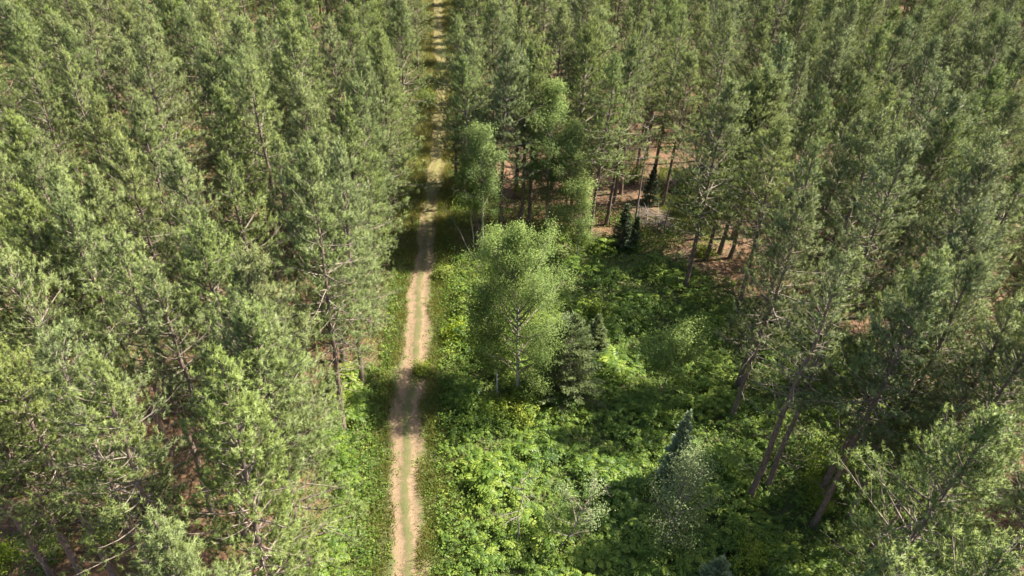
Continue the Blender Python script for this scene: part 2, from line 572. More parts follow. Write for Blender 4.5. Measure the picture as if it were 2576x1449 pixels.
def fir_meshes(seed, h, rmax, mat, base=0.3, dens=1.0, bark='pine_bark', power=0.85):
    """layered conifer with flat sprays"""
    rng = rng_of(seed)
    trunk, br = Tubes(), Tubes()
    trunk.add(np.array([[0, 0, -0.2], [0.02, 0, h * 0.5], [0, 0, h * .98]]), [0.03 + h * 0.011, 0.02 + h * 0.006, 0.012], 7)
    V, T = [], []
    z = base
    while z < h - 0.1:
        t = z / h
        L0 = rmax * (1 - t) ** power + 0.05
        for b in range(7 if t < .8 else 5):
            az = rng.uniform(0, 6.28)
            L = L0 * rng.uniform(0.75, 1.12)
            el = math.radians(-14 + 45 * t + rng.normal(0, 6))
            d0 = np.array([math.cos(az) * math.cos(el), math.sin(az) * math.cos(el), math.sin(el)])
            pts, de = curve([0, 0, z + rng.normal(0, .05)], d0, L, 4, rng, up=0.3, wob=0.05)
            br.add(pts, np.linspace(0.006 + .006 * L, 0.004, 5), 3)
            n = int((12 + 75 * L) * dens)
            s = rng.uniform(0.12, 1, n) ** 0.75
            P_ = np.stack([np.interp(s * 4, np.arange(5), pts[:, q]) for q in range(3)], 1)
            lat = unit(np.cross(d0, [0, 0, 1.0]))
            w = 0.34 * L * (1.12 - s)
            lo = rng.uniform(-1, 1, n) * w
            P_ += lat * lo[:, None] + rng.normal(0, 0.03, (n, 3))
            dd = unit(d0 * 0.9 + lat * np.sign(lo)[:, None] * 0.7 + rng.normal(0, 0.3, (n, 3)))
            Ln = rng.uniform(0.10, 0.20, (n, 1))
            sid = unit(np.cross(dd, rng.normal(0, .5, (n, 3)) + np.array([0, 0, 1.0]))) * 0.028
            V.append(np.stack([P_ - sid, P_ + sid, P_ + dd * Ln], 1).reshape(-1, 3))
            tt = np.clip(0.25 + 0.45 * s + rng.normal(0, .12, n), 0, 1)
            T.append(np.stack([tt - .08, tt - .08, tt + .12], 1).reshape(-1))
        z += 0.16 + 0.08 * (1 - t)
    V, T = np.concatenate(V), np.clip(np.concatenate(T), 0, 1)
    return trunk.mesh('fir_trunk', M[bark]), br.mesh('fir_branches', M['branch_wood']), make_mesh('fir_crown', V, np.arange(len(V)).reshape(-1, 3), M[mat], T)


def tree(name, meshes, x, y, label, cat='tree', group=None, rz=0.0, s=1.0, tilt=(0, 0), part_names=None):
    if part_names is None:
        part_names = ('trunk', 'branches', 'crown') if name != 'dead_tree' else ['trunk'] + ['limb'] * 40
    e = obj(name, None, loc=(x, y, ground_z(x, y)), rot=(tilt[0], tilt[1], rz), scale=s, label=label, category=cat, group=group)
    e.empty_display_size = 0.5
    for n, me in zip(part_names, meshes):
        if me is not None:
            o = obj(n, me, e)
            if n in ('branches', 'stems'):
                o['kind'] = 'stuff'
    return e


# ------------------------------------------------------------------ ground and track
def ground_z(x, y):
    x = np.asarray(x, float)
    y = np.asarray(y, float)
    z = 0.18 * np.sin(x * 0.11 + 1.3) * np.cos(y * 0.09) + 0.08 * np.sin(x * 0.37 + y * 0.23)
    fade = np.clip(1 - (np.hypot(x, y - 60) - 120) / 80, 0, 1)
    # the track lies almost level
    tx = np.interp(y, TR_Y, TR_X)
    flat = np.clip(np.abs(x - tx) / 4.0, 0.25, 1)
    r = z * fade * flat
    return float(r) if r.ndim == 0 else r


TR_Y = np.array([-20, 8, 22.1, 29, 36.2, 40.5, 50, 61.2, 76.3, 88.6, 104.3, 126, 150, 200.])
TR_X = np.array([-4.5, -4.7, -5.25, -6.15, -7.05, -7.3, -8.05, -9.0, -9.7, -10.7, -12.1, -15.3, -18, -22.])
TR_W = np.array([1.1, 1.1, 0.9, 0.9, 1.2, 1.05, 0.9, 0.8, 0.85, 0.85, 0.9, 1.0, 1.0, 1.0])   # half width

clearing_px = [(1078, 1560), (1092, 1449), (1095, 1200), (1103, 1000), (1102, 850), (1112, 740), (1150, 640), (1330, 600), (1560, 610),
               (1700, 650), (1800, 700), (1900, 770), (2050, 800), (2200, 900), (2330, 1030), (2400, 1200), (2500, 1449), (2550, 1600)]
CLEAR = np.array([spot(*p) for p in clearing_px])
verge_px = [(800, 1150), (850, 940), (965, 930), (980, 1010), (975, 1200), (965, 1449), (960, 1580), (690, 1580), (800, 1449), (850, 1250)]
VERGE = np.array([spot(*p) for p in verge_px])
verge2_px = [(955, 900), (985, 700), (1030, 690), (1020, 800), (985, 925)]
VERGE2 = np.array([spot(*p) for p in verge2_px])
GLADE = np.array([spot(*p) for p in [(1660, 420), (1800, 430), (1830, 500), (1790, 600), (1690, 570), (1640, 500)]])
COPSE = np.array([spot(*p) for p in [(1130, 560), (1250, 600), (1560, 640), (1720, 640), (1720, 560), (1480, 540), (1300, 520), (1150, 480)]])


def inside(poly, x, y):
    x, y = np.asarray(x), np.asarray(y)
    c = np.zeros(x.shape, bool)
    n = len(poly)
    for i in range(n):
        x1, y1 = poly[i]
        x2, y2 = poly[i - 1]
        cond = ((y1 > y) != (y2 > y)) & (x < (x2 - x1) * (y - y1) / (y2 - y1 + 1e-12) + x1)
        c ^= cond
    return c


def build_ground():
    xs = np.concatenate([[-3000, -1200, -500, -250], np.arange(-130, 131, 1.0), [250, 500, 1200, 3000]])
    ys = np.concatenate([[-3000, -1000, -300, -80], np.arange(-20, 171, 1.0), [230, 400, 900, 3000]])
    X, Y = np.meshgrid(xs, ys)
    Z = ground_z(X, Y)
    rng = rng_of(3)
    Z = Z + rng.normal(0, 0.025, Z.shape)
    tx = np.interp(Y, TR_Y, TR_X)
    Z = np.where(np.abs(X - tx) < 2.0, Z - 0.05, Z)
    V = np.stack([X, Y, Z], -1).reshape(-1, 3)
    nx, ny = len(xs), len(ys)
    i = np.arange(ny - 1)[:, None] * nx + np.arange(nx - 1)[None]
    Fc = np.stack([i, i + 1, i + nx + 1, i + nx], -1).reshape(-1, 4)
    op = inside(CLEAR, X, Y) | inside(VERGE, X, Y) | inside(VERGE2, X, Y) | inside(GLADE, X, Y) | ((X - tx < 4.3) & (X - tx > np.where(Y > 66, -5.8, -3.2)))
    op = op.astype(float)
    for _ in range(2):
        op = (op + np.roll(op, 1, 0) + np.roll(op, -1, 0) + np.roll(op, 1, 1) + np.roll(op, -1, 1)) / 5
    me = make_mesh('ground', V, Fc, M['floor'], smooth=True, attrs={'open': op.ravel()})
    obj('ground', me, kind='structure')


def build_track():
    rng = rng_of(4)
    ys = np.arange(4, 185, 0.35)
    na = 17
    a = np.linspace(-1, 1, na)
    cx = np.interp(ys, TR_Y, TR_X) + 0.16 * np.sin(ys * 0.35) + 0.10 * np.sin(ys * 0.83 + 1)
    hw = np.interp(ys, TR_Y, TR_W) * 1.45
    X = cx[:, None] + a[None] * hw[:, None]
    X[:, 0] += rng.normal(0, .1, len(ys))
    X[:, -1] += rng.normal(0, .1, len(ys))
    Y = np.repeat(ys[:, None], na, 1)
    rut = -0.05 * np.exp(-((np.abs(a) - 0.40) / 0.16) ** 2) + 0.03 * np.exp(-(a / 0.15) ** 2)
    Z = ground_z(X, Y) + 0.035 + rut[None] + rng.normal(0, 0.008, X.shape)
    Z[:, [0, -1]] -= 0.13
    V = np.stack([X, Y, Z], -1).reshape(-1, 3)
    n = len(ys)
    i = np.arange(n - 1)[:, None] * na + np.arange(na - 1)[None]
    Fc = np.stack([i, i + 1, i + na + 1, i + na], -1).reshape(-1, 4)
    al = np.repeat((ys / 130)[:, None], na, 1)
    me = make_mesh('dirt_track', V, Fc, M['track'], smooth=True,
                   attrs={'across': np.tile(a, n), 'along': al.ravel()})
    obj('dirt_track', me, kind='structure')


build_ground()
build_track()
print('ground', round(time.time() - T0, 1))


# ------------------------------------------------------------------ ground cover (stuff)
def frond_plant(rng, h, nf, fl, leaf):
    """one sumac-like plant: arching compound fronds from a stem top; returns quads and tints"""
    Q, T = [], []
    for q in range(nf):
        az = q * 2.4 + rng.normal(0, 0.35)
        el = rng.uniform(0.15, 1.0)
        d = np.array([math.cos(az) * math.cos(el), math.sin(az) * math.cos(el), math.sin(el)])
        p0 = np.array([0, 0, h * rng.uniform(0.55, 1.0)])
        L = fl * rng.uniform(0.75, 1.2)
        pts, _ = curve(p0, d, L, 4, rng, up=-1.1, wob=0.05)
        npair = 5
        sx = np.linspace(0.2, 1.0, npair + 1)
        tq = 0.5 + 0.25 * rng.normal(0, 0.6) + 0.15 * el
        for j, s in enumerate(sx):
            p = np.array([np.interp(s * 4, np.arange(5), pts[:, c_]) for c_ in range(3)])
            i0 = min(3, int(s * 4 * .999))
            ax = unit(pts[i0 + 1] - pts[i0])
            sl = unit(np.cross(ax, [0, 0, 1.0]) + 1e-6)
            nrm = np.cross(sl, ax)
            for sg in ((1, -1) if j < npair else (0,)):
                dl = unit(ax * 0.55 + sl * sg * 1.0 - nrm * 0.25) if sg else ax
                ll = leaf * (1.15 - 0.45 * abs(s - 0.45)) * rng.uniform(0.85, 1.15)
                wv = unit(np.cross(dl, nrm)) * ll * 0.20
                Q.append([p, p + dl * ll * 0.45 + wv, p + dl * ll, p + dl * ll * 0.45 - wv])
                T.append(tq + rng.normal(0, 0.05))
    return np.array(Q), np.array(T)


def tile_plants(protos, X, Y, Zs, scale, rng, tj):
    """copies of the prototypes written into one mesh"""
    VV, TT = [], []
    which = rng.integers(0, len(protos), len(X))
    for w, (Q, T) in enumerate(protos):
        idx = np.where(which == w)[0]
        if not len(idx):
            continue
        a = rng.uniform(0, 6.283, len(idx))
        ca, sa = np.cos(a)[:, None], np.sin(a)[:, None]
        B = Q.reshape(-1, 3)
        sc = scale[idx][:, None]
        tx_, ty_ = rng.normal(0, 0.13, (len(idx), 1)), rng.normal(0, 0.13, (len(idx), 1))
        x = (B[:, 0][None] * ca - B[:, 1][None] * sa) * sc + tx_ * B[:, 2][None]
        y = (B[:, 0][None] * sa + B[:, 1][None] * ca) * sc + ty_ * B[:, 2][None]
        z = B[:, 2][None] * sc
        V = np.stack([x + X[idx][:, None], y + Y[idx][:, None], z + Zs[idx][:, None]], -1)
        VV.append(V.reshape(-1, 3))
        TT.append((np.repeat(T, 4)[None] + tj[idx][:, None]).reshape(-1))
    V = np.concatenate(VV)
    return V, np.arange(len(V)).reshape(-1, 4), np.clip(np.concatenate(TT), 0, 1)


def scatter_poly(poly, density, rng):
    lo, hi = poly.min(0), poly.max(0)
    n = int((hi - lo).prod() * density)
    x = rng.uniform(lo[0], hi[0], n)
    y = rng.uniform(lo[1], hi[1], n)
    k_ = inside(poly, x, y)
    return x[k_], y[k_]


def lumps(x, y, s=1.0):
    x, y = np.asarray(x), np.asarray(y)
    return (np.sin(x * 0.9 * s + 1.7 * np.sin(y * 0.5 * s)) + np.sin(y * 1.1 * s + 1.3 * np.sin(x * 0.7 * s + 2))) * 0.25 + 0.5


def build_undergrowth():
    rng = rng_of(11)
    protos = [frond_plant(rng, 1.0, 8, 0.50, 0.17) for _ in range(7)]
    X, Y = [], []
    for poly, dn in ((CLEAR, 4.6), (VERGE, 5.5), (VERGE2, 3.0)):
        x, y = scatter_poly(poly, dn, rng)
        X.append(x)
        Y.append(y)
    X, Y = np.concatenate(X), np.concatenate(Y)
    # thinner towards the far, shaded end and under the pines on the right
    keep = rng.random(len(X)) < np.where(Y > 46, 0.45, np.where(X > 17, 0.4, 1.0))
    tx = np.interp(Y, TR_Y, TR_X)
    keep &= (X - tx > 1.9) | (X - tx < -1.9)
    X, Y = X[keep], Y[keep]
    lp = lumps(X, Y)
    edge = np.clip((np.abs(X - np.interp(Y, TR_Y, TR_X)) - 1.6) / 2.5, 0.25, 1)
    sc = (0.40 + 0.95 * lp) * edge * rng.uniform(0.6, 1.25, len(X))
    sc *= np.where(rng.random(len(X)) < 0.06, 1.5, 1.0)
    tj = 0.30 * (lumps(X + 30, Y, 0.5) - 0.5) + 0.2 * (lumps(X, Y + 9, 1.6) - .5) + rng.normal(0, 0.12, len(X))
    V, Fc, T = tile_plants(protos, X, Y, ground_z(X, Y) + 0.05, sc, rng, tj)
    obj('undergrowth', make_mesh('undergrowth', V, Fc, M['undergrowth_leaves'], T), kind='stuff',
        label='dense bright green sumac and raspberry thicket filling the clearing', category='undergrowth')
    print('fronds', len(X), len(Fc))
    # low broad leaves below and between
    X, Y = [], []
    for poly, dn in ((CLEAR, 34), (VERGE, 34), (VERGE2, 30)):
        x, y = scatter_poly(poly, dn, rng)
        X.append(x)
        Y.append(y)
    X, Y = np.concatenate(X), np.concatenate(Y)
    tx = np.interp(Y, TR_Y, TR_X)
    keep = ((X - tx > 1.5) | (X - tx < -1.5)) & (rng.random(len(X)) < np.where(Y > 50, 0.6, 1))
    X, Y = X[keep], Y[keep]
    hh = rng.uniform(0.05, 0.85, len(X)) * (0.4 + lumps(X, Y)) * np.clip((np.abs(X - np.interp(Y, TR_Y, TR_X)) - 1.2) / 2.5, 0.2, 1)
    C = np.stack([X, Y, ground_z(X, Y) + hh], 1)
    V, Fc, T = leaves(C, 2, 0.10, 0.17, 0.32 + 0.3 * hh + rng.normal(0, 0.1, len(X)), rng, updir=0.8)
    obj('leafy_ground_cover', make_mesh('leafy_ground_cover', V, Fc, M['undergrowth_leaves'], T), kind='stuff',
        label='low broad leaved weeds under the thicket', category='weeds')
    print('weeds', len(Fc))


def build_forest_floor_plants():
    rng = rng_of(12)
    n = 16000
    x = rng.uniform(-60, 70, n)
    y = rng.uniform(12, 95, n)
    f = lumps(x, y, 0.32) * 0.6 + lumps(x + 9, y - 4, 0.8) * 0.4
    tx = np.interp(y, TR_Y, TR_X)
    k_ = (f + rng.normal(0, .05, n) > 0.66) & (np.abs(x - tx) > 2.5) & ~inside(CLEAR, x, y)
    # a greener margin round the clearing and beside the track
    x2, y2 = rng.uniform(-16, 26, 5000), rng.uniform(14, 95, 5000)
    t2 = np.interp(y2, TR_Y, TR_X)
    d2 = np.abs(x2 - t2)
    k2 = ((d2 > 2.2) & (d2 < 4.5) & (rng.random(5000) < 0.8)) | ((x2 > 13) & (y2 < 40) & (rng.random(5000) < 0.5))
    X, Y = np.concatenate([x[k_], x2[k2]]), np.concatenate([y[k_], y2[k2]])
    gx, gy = scatter_poly(COPSE, 6.0, rng)
    kk = (lumps(gx, gy, 0.8) > 0.36) | (gx < 1.0)
    X, Y = np.concatenate([X, gx[kk]]), np.concatenate([Y, gy[kk]])
    C = np.stack([X, Y, ground_z(X, Y) + rng.uniform(0.1, 0.9, len(X))], 1)
    V, Fc, T = leaves(C, 16, 0.26, 0.15, np.clip(rng.normal(0.55, 0.2, len(X)), 0, 1), rng, updir=0.7)
    obj('forest_floor_weeds', make_mesh('forest_floor_weeds', V, Fc, M['undergrowth_leaves'], T), kind='stuff',
        label='patchy green weeds and seedlings on the needle litter', category='weeds')


def blades(X, Y, hgt, T, rng, lean=0.5, w=0.018):
    n = len(X)
    a = rng.uniform(0, 6.28, n)
    b = np.stack([X, Y, ground_z(X, Y) - 0.02], 1)
    sd_ = np.stack([np.cos(a), np.sin(a), np.zeros(n)], 1) * w
    tip = b + np.stack([rng.normal(0, lean, n) * hgt, rng.normal(0, lean, n) * hgt, hgt], 1)
    V = np.stack([b - sd_, b + sd_, tip], 1).reshape(-1, 3)
    return V, np.arange(len(V)).reshape(-1, 3), np.clip(np.repeat(T, 3) + rng.normal(0, .05, 3 * n), 0, 1)


def build_grass():
    rng = rng_of(13)
    n = 260000
    Y = 14 + 155 * rng.random(n) ** 1.25
    off = rng.normal(0, 2.3, n) * (1 + 0.6 * (Y > 66))
    X = np.interp(Y, TR_Y, TR_X) + off + 0.5
    hw = np.interp(Y, TR_Y, TR_W)
    d = np.abs(X - np.interp(Y, TR_Y, TR_X))
    lp = lumps(X * 2.2, Y * 1.4)
    far = np.clip((Y - 52) / 12, 0, 1)
    hw = hw * (0.62 + 0.75 * lumps(X * 1.3 + 5, Y * 1.1) + rng.normal(0, 0.08, n))
    p = np.where(d > hw * 0.95, 1.0, np.where(d < hw * 0.16, 0.20 + 0.75 * (lp > .5), 0.03 + 0.16 * (lp > 0.62)))
    p = np.maximum(p, far * np.where(d > hw * 0.35, 0.85, 0.25))
    p *= np.where(d > np.where(Y > 66, 6.5, 5.0), 0, 1) * np.clip(0.35 + lp * 1.1, 0, 1)
    k_ = rng.random(n) < p
    X, Y, d, lp, far, hw = X[k_], Y[k_], d[k_], lp[k_], far[k_], hw[k_]
    h = np.where(d > hw, rng.uniform(0.15, 0.5, len(X)), rng.uniform(0.04, 0.13, len(X))) * (1 + 0.5 * far * (d > hw))
    T = 0.30 + 0.3 * lp + rng.normal(0, 0.14, len(X)) + 0.30 * far + 0.1 * (d < hw)
    gx, gy = scatter_poly(GLADE, 160, rng)
    X, Y = np.concatenate([X, gx]), np.concatenate([Y, gy])
    h = np.concatenate([h, rng.uniform(.15, .5, len(gx))])
    T = np.concatenate([T, rng.normal(.4, .12, len(gx))])
    V, Fc, T = blades(X, Y, h, T, rng, w=0.022)
    obj('grass', make_mesh('grass', V, Fc, M['grass'], T), kind='stuff', label='ochre and green grass along the dirt track', category='grass')
    print('grass', len(Fc))
    # weeds creeping in over the ruts
    n = 900
    y = rng.uniform(18, 75, n)
    d = rng.uniform(0.5, 2.4, n) * rng.choice([-1, 1], n)
    x = np.interp(y, TR_Y, TR_X) + d
    kk = rng.random(n) < np.clip((np.abs(d) - 0.3) / 1.6, 0.15, 1)
    x, y = x[kk], y[kk]
    C = np.stack([x, y, ground_z(x, y) + rng.uniform(0.05, 0.25, len(x))], 1)
    V, Fc, T = leaves(C, 14, 0.15, 0.11, rng.normal(0.55, 0.16, len(x)), rng, updir=0.8, flat=0.5)
    obj('track_weeds', make_mesh('track_weeds', V, Fc, M['undergrowth_leaves'], T), kind='stuff',
        label='small leafy weeds creeping in from the sides of the dirt track', category='weeds')


def build_litter():
    """fallen twigs and small limbs on the pine litter, too many to count"""
    rng = rng_of(14)
    tb = Tubes()
    for q in range(2600):
        x, y = rng.uniform(-45, 45), rng.uniform(14, 90)
        if inside(CLEAR, np.array(x), np.array(y)) or abs(x - np.interp(y, TR_Y, TR_X)) < 2.6:
            continue
        a = rng.uniform(0, 6.28)
        L = rng.uniform(0.5, 2.4)
        z = ground_z(x, y) + rng.uniform(0.03, 0.12)
        pts, _ = curve([x, y, z], [math.cos(a), math.sin(a), 0.03], L, 2, rng, wob=0.1)
        tb.add(pts, [0.022, 0.016, 0.008], 3)
    obj('fallen_twigs', tb.mesh('fallen_twigs', M['dead_wood']), kind='stuff', label='fallen twigs scattered on the needle litter', category='twigs')


build_undergrowth()
build_forest_floor_plants()
build_grass()
build_litter()
print('cover', round(time.time() - T0, 1))

# ------------------------------------------------------------------ pines of the plantation
placed = []      # x, y, height, kind ('edge' / 'stand'), fixed label


def free(x, y, dmin):
    return all((x - a[0]) ** 2 + (y - a[1]) ** 2 > dmin * dmin for a in placed)


# trees whose foot can be seen: foot pixel, height
feet = [((865, 1090), 21.0, 'wide', 'tall pine with bare dead lower twigs left of the track, its pale foot in shrubs'),
        ((1835, 1065), 18.6, 'wide', 'broad pine leaning over the right side of the clearing with its reddish lower trunk bare'),
        ((1722, 730), 19.4, 'stand', 'pine with a long dark bare trunk in shrubs at the far corner of the clearing'),
        ((1775, 655), 18.5, 'stand', 'dark slim pine trunk just behind the long one at the far corner'),
        ((1809, 640), 19.0, 'stand', 'pine with a sunlit pinkish trunk at the far right corner of the clearing'),
        ((1835, 650), 18.0, 'stand', 'rightmost of the slim pine trunks at the far right corner of the clearing'),
        ((1480, 602), 18.3, 'stand', 'pine whose dark foot stands in a sunny patch of needle litter behind the aspens'),
        ((1524, 566), 19.0, 'stand', 'pine with a sunlit trunk left of the small dark fir'),
        ((1541, 516), 19.0, 'stand', 'pine with a shaded trunk behind the small dark fir'),
        ((1561, 491), 18.6, 'stand', 'pine behind and right of the small dark fir'),
        ((1442, 482), 18.6, 'stand', 'left one of the pine pair standing on the litter right of the tall aspen'),
        ((1456, 478), 19.2, 'stand', 'right one of the pine pair standing on the litter right of the tall aspen'),
        ((1260, 605), 19.2, 'stand', 'pine with a straight thick trunk between the two aspen clumps'),
        ((1306, 581), 18.4, 'stand', 'pine with a thin dark trunk right of the straight thick one between the aspens'),
        ((1330, 571), 18.8, 'stand', 'pine with a brown trunk behind the tall aspen'),
        ((1204, 600), 17.8, 'stand', 'pine with a dark trunk beside the pale left aspen'),
        ((1163, 525), 17.5, 'stand', 'pine close to the right of the track, left of the aspens, in deep shade'),
        ((1146, 462), 18.0, 'stand', 'pine close to the right of the track behind the leftmost aspen'),
        ((1052, 200), 19.0, 'stand', 'pine with a dark bare trunk alone at the left side of the far track'),
        ((1880, 1264), 19.0, 'thin', 'pine with a dark slanting trunk at the right edge of the clearing'),
        ((1925, 1240), 18.0, 'thin', 'thin dark pine trunk behind the slanting one right of the clearing'),
        ((2043, 1325), 19.5, 'stand', 'pine with a thick dark slanting trunk in the lower right thicket'),
        ((2130, 1325), 19.6, 'stand', 'pine with a long slanting trunk and dead broken branches in the lower right thicket'),
        ((2188, 1400), 18.5, 'stand', 'pine with a thin slanting trunk low in the lower right corner'),
        ((2240, 1440), 19.0, 'stand', 'pine with a shaded trunk at the bottom edge in the lower right corner'),
        ((135, 1460), 19.5, 'stand', 'pine with a bare slanting trunk over orange litter in the bottom left corner'),
        ((215, 1455), 19.5, 'stand', 'pine with the longer bare slanting trunk right beside the bottom left corner'),
        ((155, 1360), 18.5, 'stand', 'pine with a thin sunlit trunk behind the two bottom left trunks'),
        ((315, 1330), 18.5, 'stand', 'pine with a short visible foot on shaded litter in the lower left'),
        ((300, 1470), 18.0, 'stand', 'pine with a dark trunk at the bottom edge right of the slanting pair'),
        ((762, 1440), 18.8, 'stand', 'pine with a grey trunk at the bottom left of the track, first of a pair'),
        ((790, 1462), 19.3, 'edge', 'pine with a grey trunk at the bottom left of the track, second of a pair'),
        ((300, 940), 18.5, 'stand', 'pine with a bare trunk above the bright bush in the left stand'),
        ((335, 985), 18.5, 'stand', 'pine with a thin bare trunk right of the bright bush in the left stand'),
        ((405, 1015), 18.5, 'stand', 'pine with a sunlit trunk left of the open litter patch in the left stand'),
        ((448, 1040), 18.5, 'stand', 'pine with a dark trunk in the open litter patch in the left stand'),
        ((238, 930), 19.0, 'stand', 'pine with a thick grey trunk left of the bright bush in the left stand'),
        ]
for (px, py), h, kd, lb in feet:
    x, y = spot(px, py)
    placed.append([x, y, h, kd, lb])
n_feet = len(placed)

# trees known by their tips
tips = {}
def crop(x0, y0, pts):
    return [((x0 + cx * 0.5047) / 1.4907, (y0 + cy * 0.5047) / 1.4907) for cx, cy in pts]
TIPS = (crop(0, 0, [(130, 150), (330, 80), (395, 15), (610, 20), (880, 60), (1000, 260), (1380, 20), (1560, 60), (1715, 100), (1880, 90),
                    (1540, 290), (1760, 440), (1870, 470), (1150, 380), (2220, 570), (2360, 590), (2110, 30), (2260, 100), (2450, 120), (700, 720),
                    (60, 820), (190, 800), (2320, 940), (1990, 1030), (1720, 1190), (1370, 1140), (1130, 1150), (960, 700), (350, 1300), (140, 1370),
                    (510, 1260), (160, 460), (540, 370), (830, 1020), (470, 190), (1110, 110), (1600, 660), (780, 250)])
        + crop(1270, 0, [(170, 400), (60, 30), (340, 560), (1010, 150), (1060, 360), (1660, 310), (1470, 350), (1380, 110), (1860, 180), (2010, 320),
                         (1210, 10), (2400, 110), (1690, 60), (2200, 20), (420, 160), (930, 540)])
        + crop(2540, 0, [(40, 70), (440, 210), (550, 320), (690, 170), (970, 150), (1070, 180), (1250, 190), (1360, 10), (1660, 130), (1480, 190),
                         (960, 380), (1100, 660), (1390, 550), (1570, 630), (1750, 790), (340, 660), (2050, 540), (2160, 540), (2430, 500), (2530, 680),
                         (2080, 20), (2390, 90), (2510, 160), (1310, 830), (1010, 1080), (860, 860), (2010, 870), (2170, 700), (2420, 930), (1640, 820)])
        + crop(0, 700, [(180, 40), (560, 10), (900, 400), (1100, 200), (1380, 230), (1600, 370), (1720, 400), (1240, 590), (1340, 640), (1700, 650),
                        (1930, 540), (2380, 240), (270, 1130), (50, 1330), (1920, 1170), (1470, 1340), (620, 1270), (2100, 790)])
        + crop(2540, 700, [(820, 10), (1150, 90), (540, 200), (1320, 620), (1650, 590), (1870, 530), (2180, 660), (2440, 550), (1010, 740), (860, 900),
                           (2390, 170)])
        + crop(0, 1430, [(840, 80), (1160, 200), (1630, 460), (1180, 1100), (1500, 1130), (2100, 20)])
        + crop(2540, 1430, [(1620, 1340), (1440, 1370), (2070, 1400), (2300, 130), (2400, 1180)]))
rng = rng_of(21)
for px, py in TIPS:
    h = rng.uniform(18.0, 20.2)
    x, y = spot(px, py, h)
    tx = float(np.interp(y, TR_Y, TR_X))
    if -3.1 < x - tx < 3.0 or (inside(CLEAR, np.array(x), np.array(y)) and x < 15.5):
        continue
    if free(x, y, 2.1):
        placed.append([x, y, h, 'stand', None])
# the row that lines the left side of the track
for y in np.arange(36.5, 66, 3.9):
    y = float(y + rng.normal(0, 0.4))
    x = float(np.interp(y, TR_Y, TR_X)) - 3.7 + float(rng.normal(0, 0.25))
    if free(x, y, 2.4):
        placed.append([x, y, float(rng.uniform(18, 20)), 'edge', None])
n_tips = len(placed)

# the rest of the plantation rows, running with the track
sp = 4.75
for iy in range(-6, 48):
    for ix in range(-34, 38):
        y = iy * sp + (ix % 2) * sp * 0.5 + rng.normal(0, 0.85)
        tx = float(np.interp(y, TR_Y, TR_X))
        x = tx + ix * sp * 0.93 + rng.normal(0, 0.8)
        if rng.random() < 0.12 or y < -22 or y > 225:
            continue
        if y < 163 and (-3.7 if y > 94 else -4.4 if y > 74 else -3.3) < x - tx < (3.3 if y > 94 else 3.9 if y > 66 else 4.4):
            continue
        if (inside(CLEAR, np.array(x), np.array(y)) and x < 17.0) or inside(VERGE, np.array(x), np.array(y)) or inside(VERGE2, np.array(x), np.array(y)):
            continue
        if math.hypot(x - 17.0, y - 61) < 3.5 or math.hypot(x - 2, y - 60) < 5 or math.hypot(x - 9, y - 59) < 4:
            continue
        if y > 78 and 0 < x - tx < 8.5 and rng.random() < 0.2:
            continue
        d_ = 3.3
        if y > 60 and rng.random() < 0.16:
            continue
        if not free(x, y, d_):
            continue
        if (y < 21 and x < -15) or y < 26 and -6 < x < 18.5:
            continue
        placed.append([x, y, rng.uniform(15.6, 20.6), 'stand', None])
print('pines placed', n_feet, n_tips, len(placed))


def in_frame(p):
    best = False
    for zf in (1.0, 0.8, 0.6, 0.45):
        px, py = seen(p[0], p[1], p[2] * zf)
        if -40 < px < 2616 and -40 < py < 1480:
            best = True
    return best


order = sorted(range(len(placed)), key=lambda i: math.hypot(placed[i][0], placed[i][1]))
vis = [i for i in order if in_frame(placed[i])]
fixed = [i for i in vis if placed[i][4]]
rest = [i for i in vis if not placed[i][4]]
thing_ids = set(fixed + rest[:296 - len(fixed)])
rngp = rng_of(31)
first_pine = {}


used_labels = {}
ONES = 'zero one two three four five six seven eight nine ten eleven twelve thirteen fourteen fifteen sixteen seventeen eighteen nineteen'.split()
TENS = 'x x twenty thirty forty fifty sixty seventy eighty ninety hundred'.split()


def words(v):
    v = max(0, min(100, int(round(v))))
    return ONES[v] if v < 20 else TENS[v // 10] + ('-' + ONES[v % 10] if v % 10 else '')


def region_label(x, y, h):
    tx = float(np.interp(y, TR_Y, TR_X))
    px, py = seen(x, y, h)
    u, v = px / 2576 * 100, py / 1449 * 100
    row = ''
    if x < tx:
        side, group = 'left of the track', 'pines of the stand left of the track'
        if x > tx - 6.5:
            side, group = 'beside the track', 'pines lining the left side of the track'
    elif x < tx + 8 and y > 60:
        side, group = 'right of the far track', 'pines lining the right side of the far track'
    elif px < 1750:
        side, group = 'behind the clearing', 'pines of the stand behind the clearing'
    else:
        side, group = 'right of the clearing', 'pines of the stand right of the clearing'
    if v >= 1:
        lb = 'red pine %s, tip %s percent across and %s down' % (side, words(u), words(v))
    else:
        qx, qy = seen(x, y, h * 0.75)
        lb = 'red pine %s, leaving the top edge %s percent across' % (side, words(qx / 2576 * 100))
    if lb in used_labels:
        for alt in ('crowded pine', 'thinner pine', 'leaning pine', 'red pine mostly hidden'):
            if lb.replace('red pine', alt) not in used_labels:
                lb = lb.replace('red pine', alt)
                break
    if len(lb.split()) > 16:
        lb = lb.replace('red pine', 'pine')
    used_labels[lb] = 1
    return lb, group


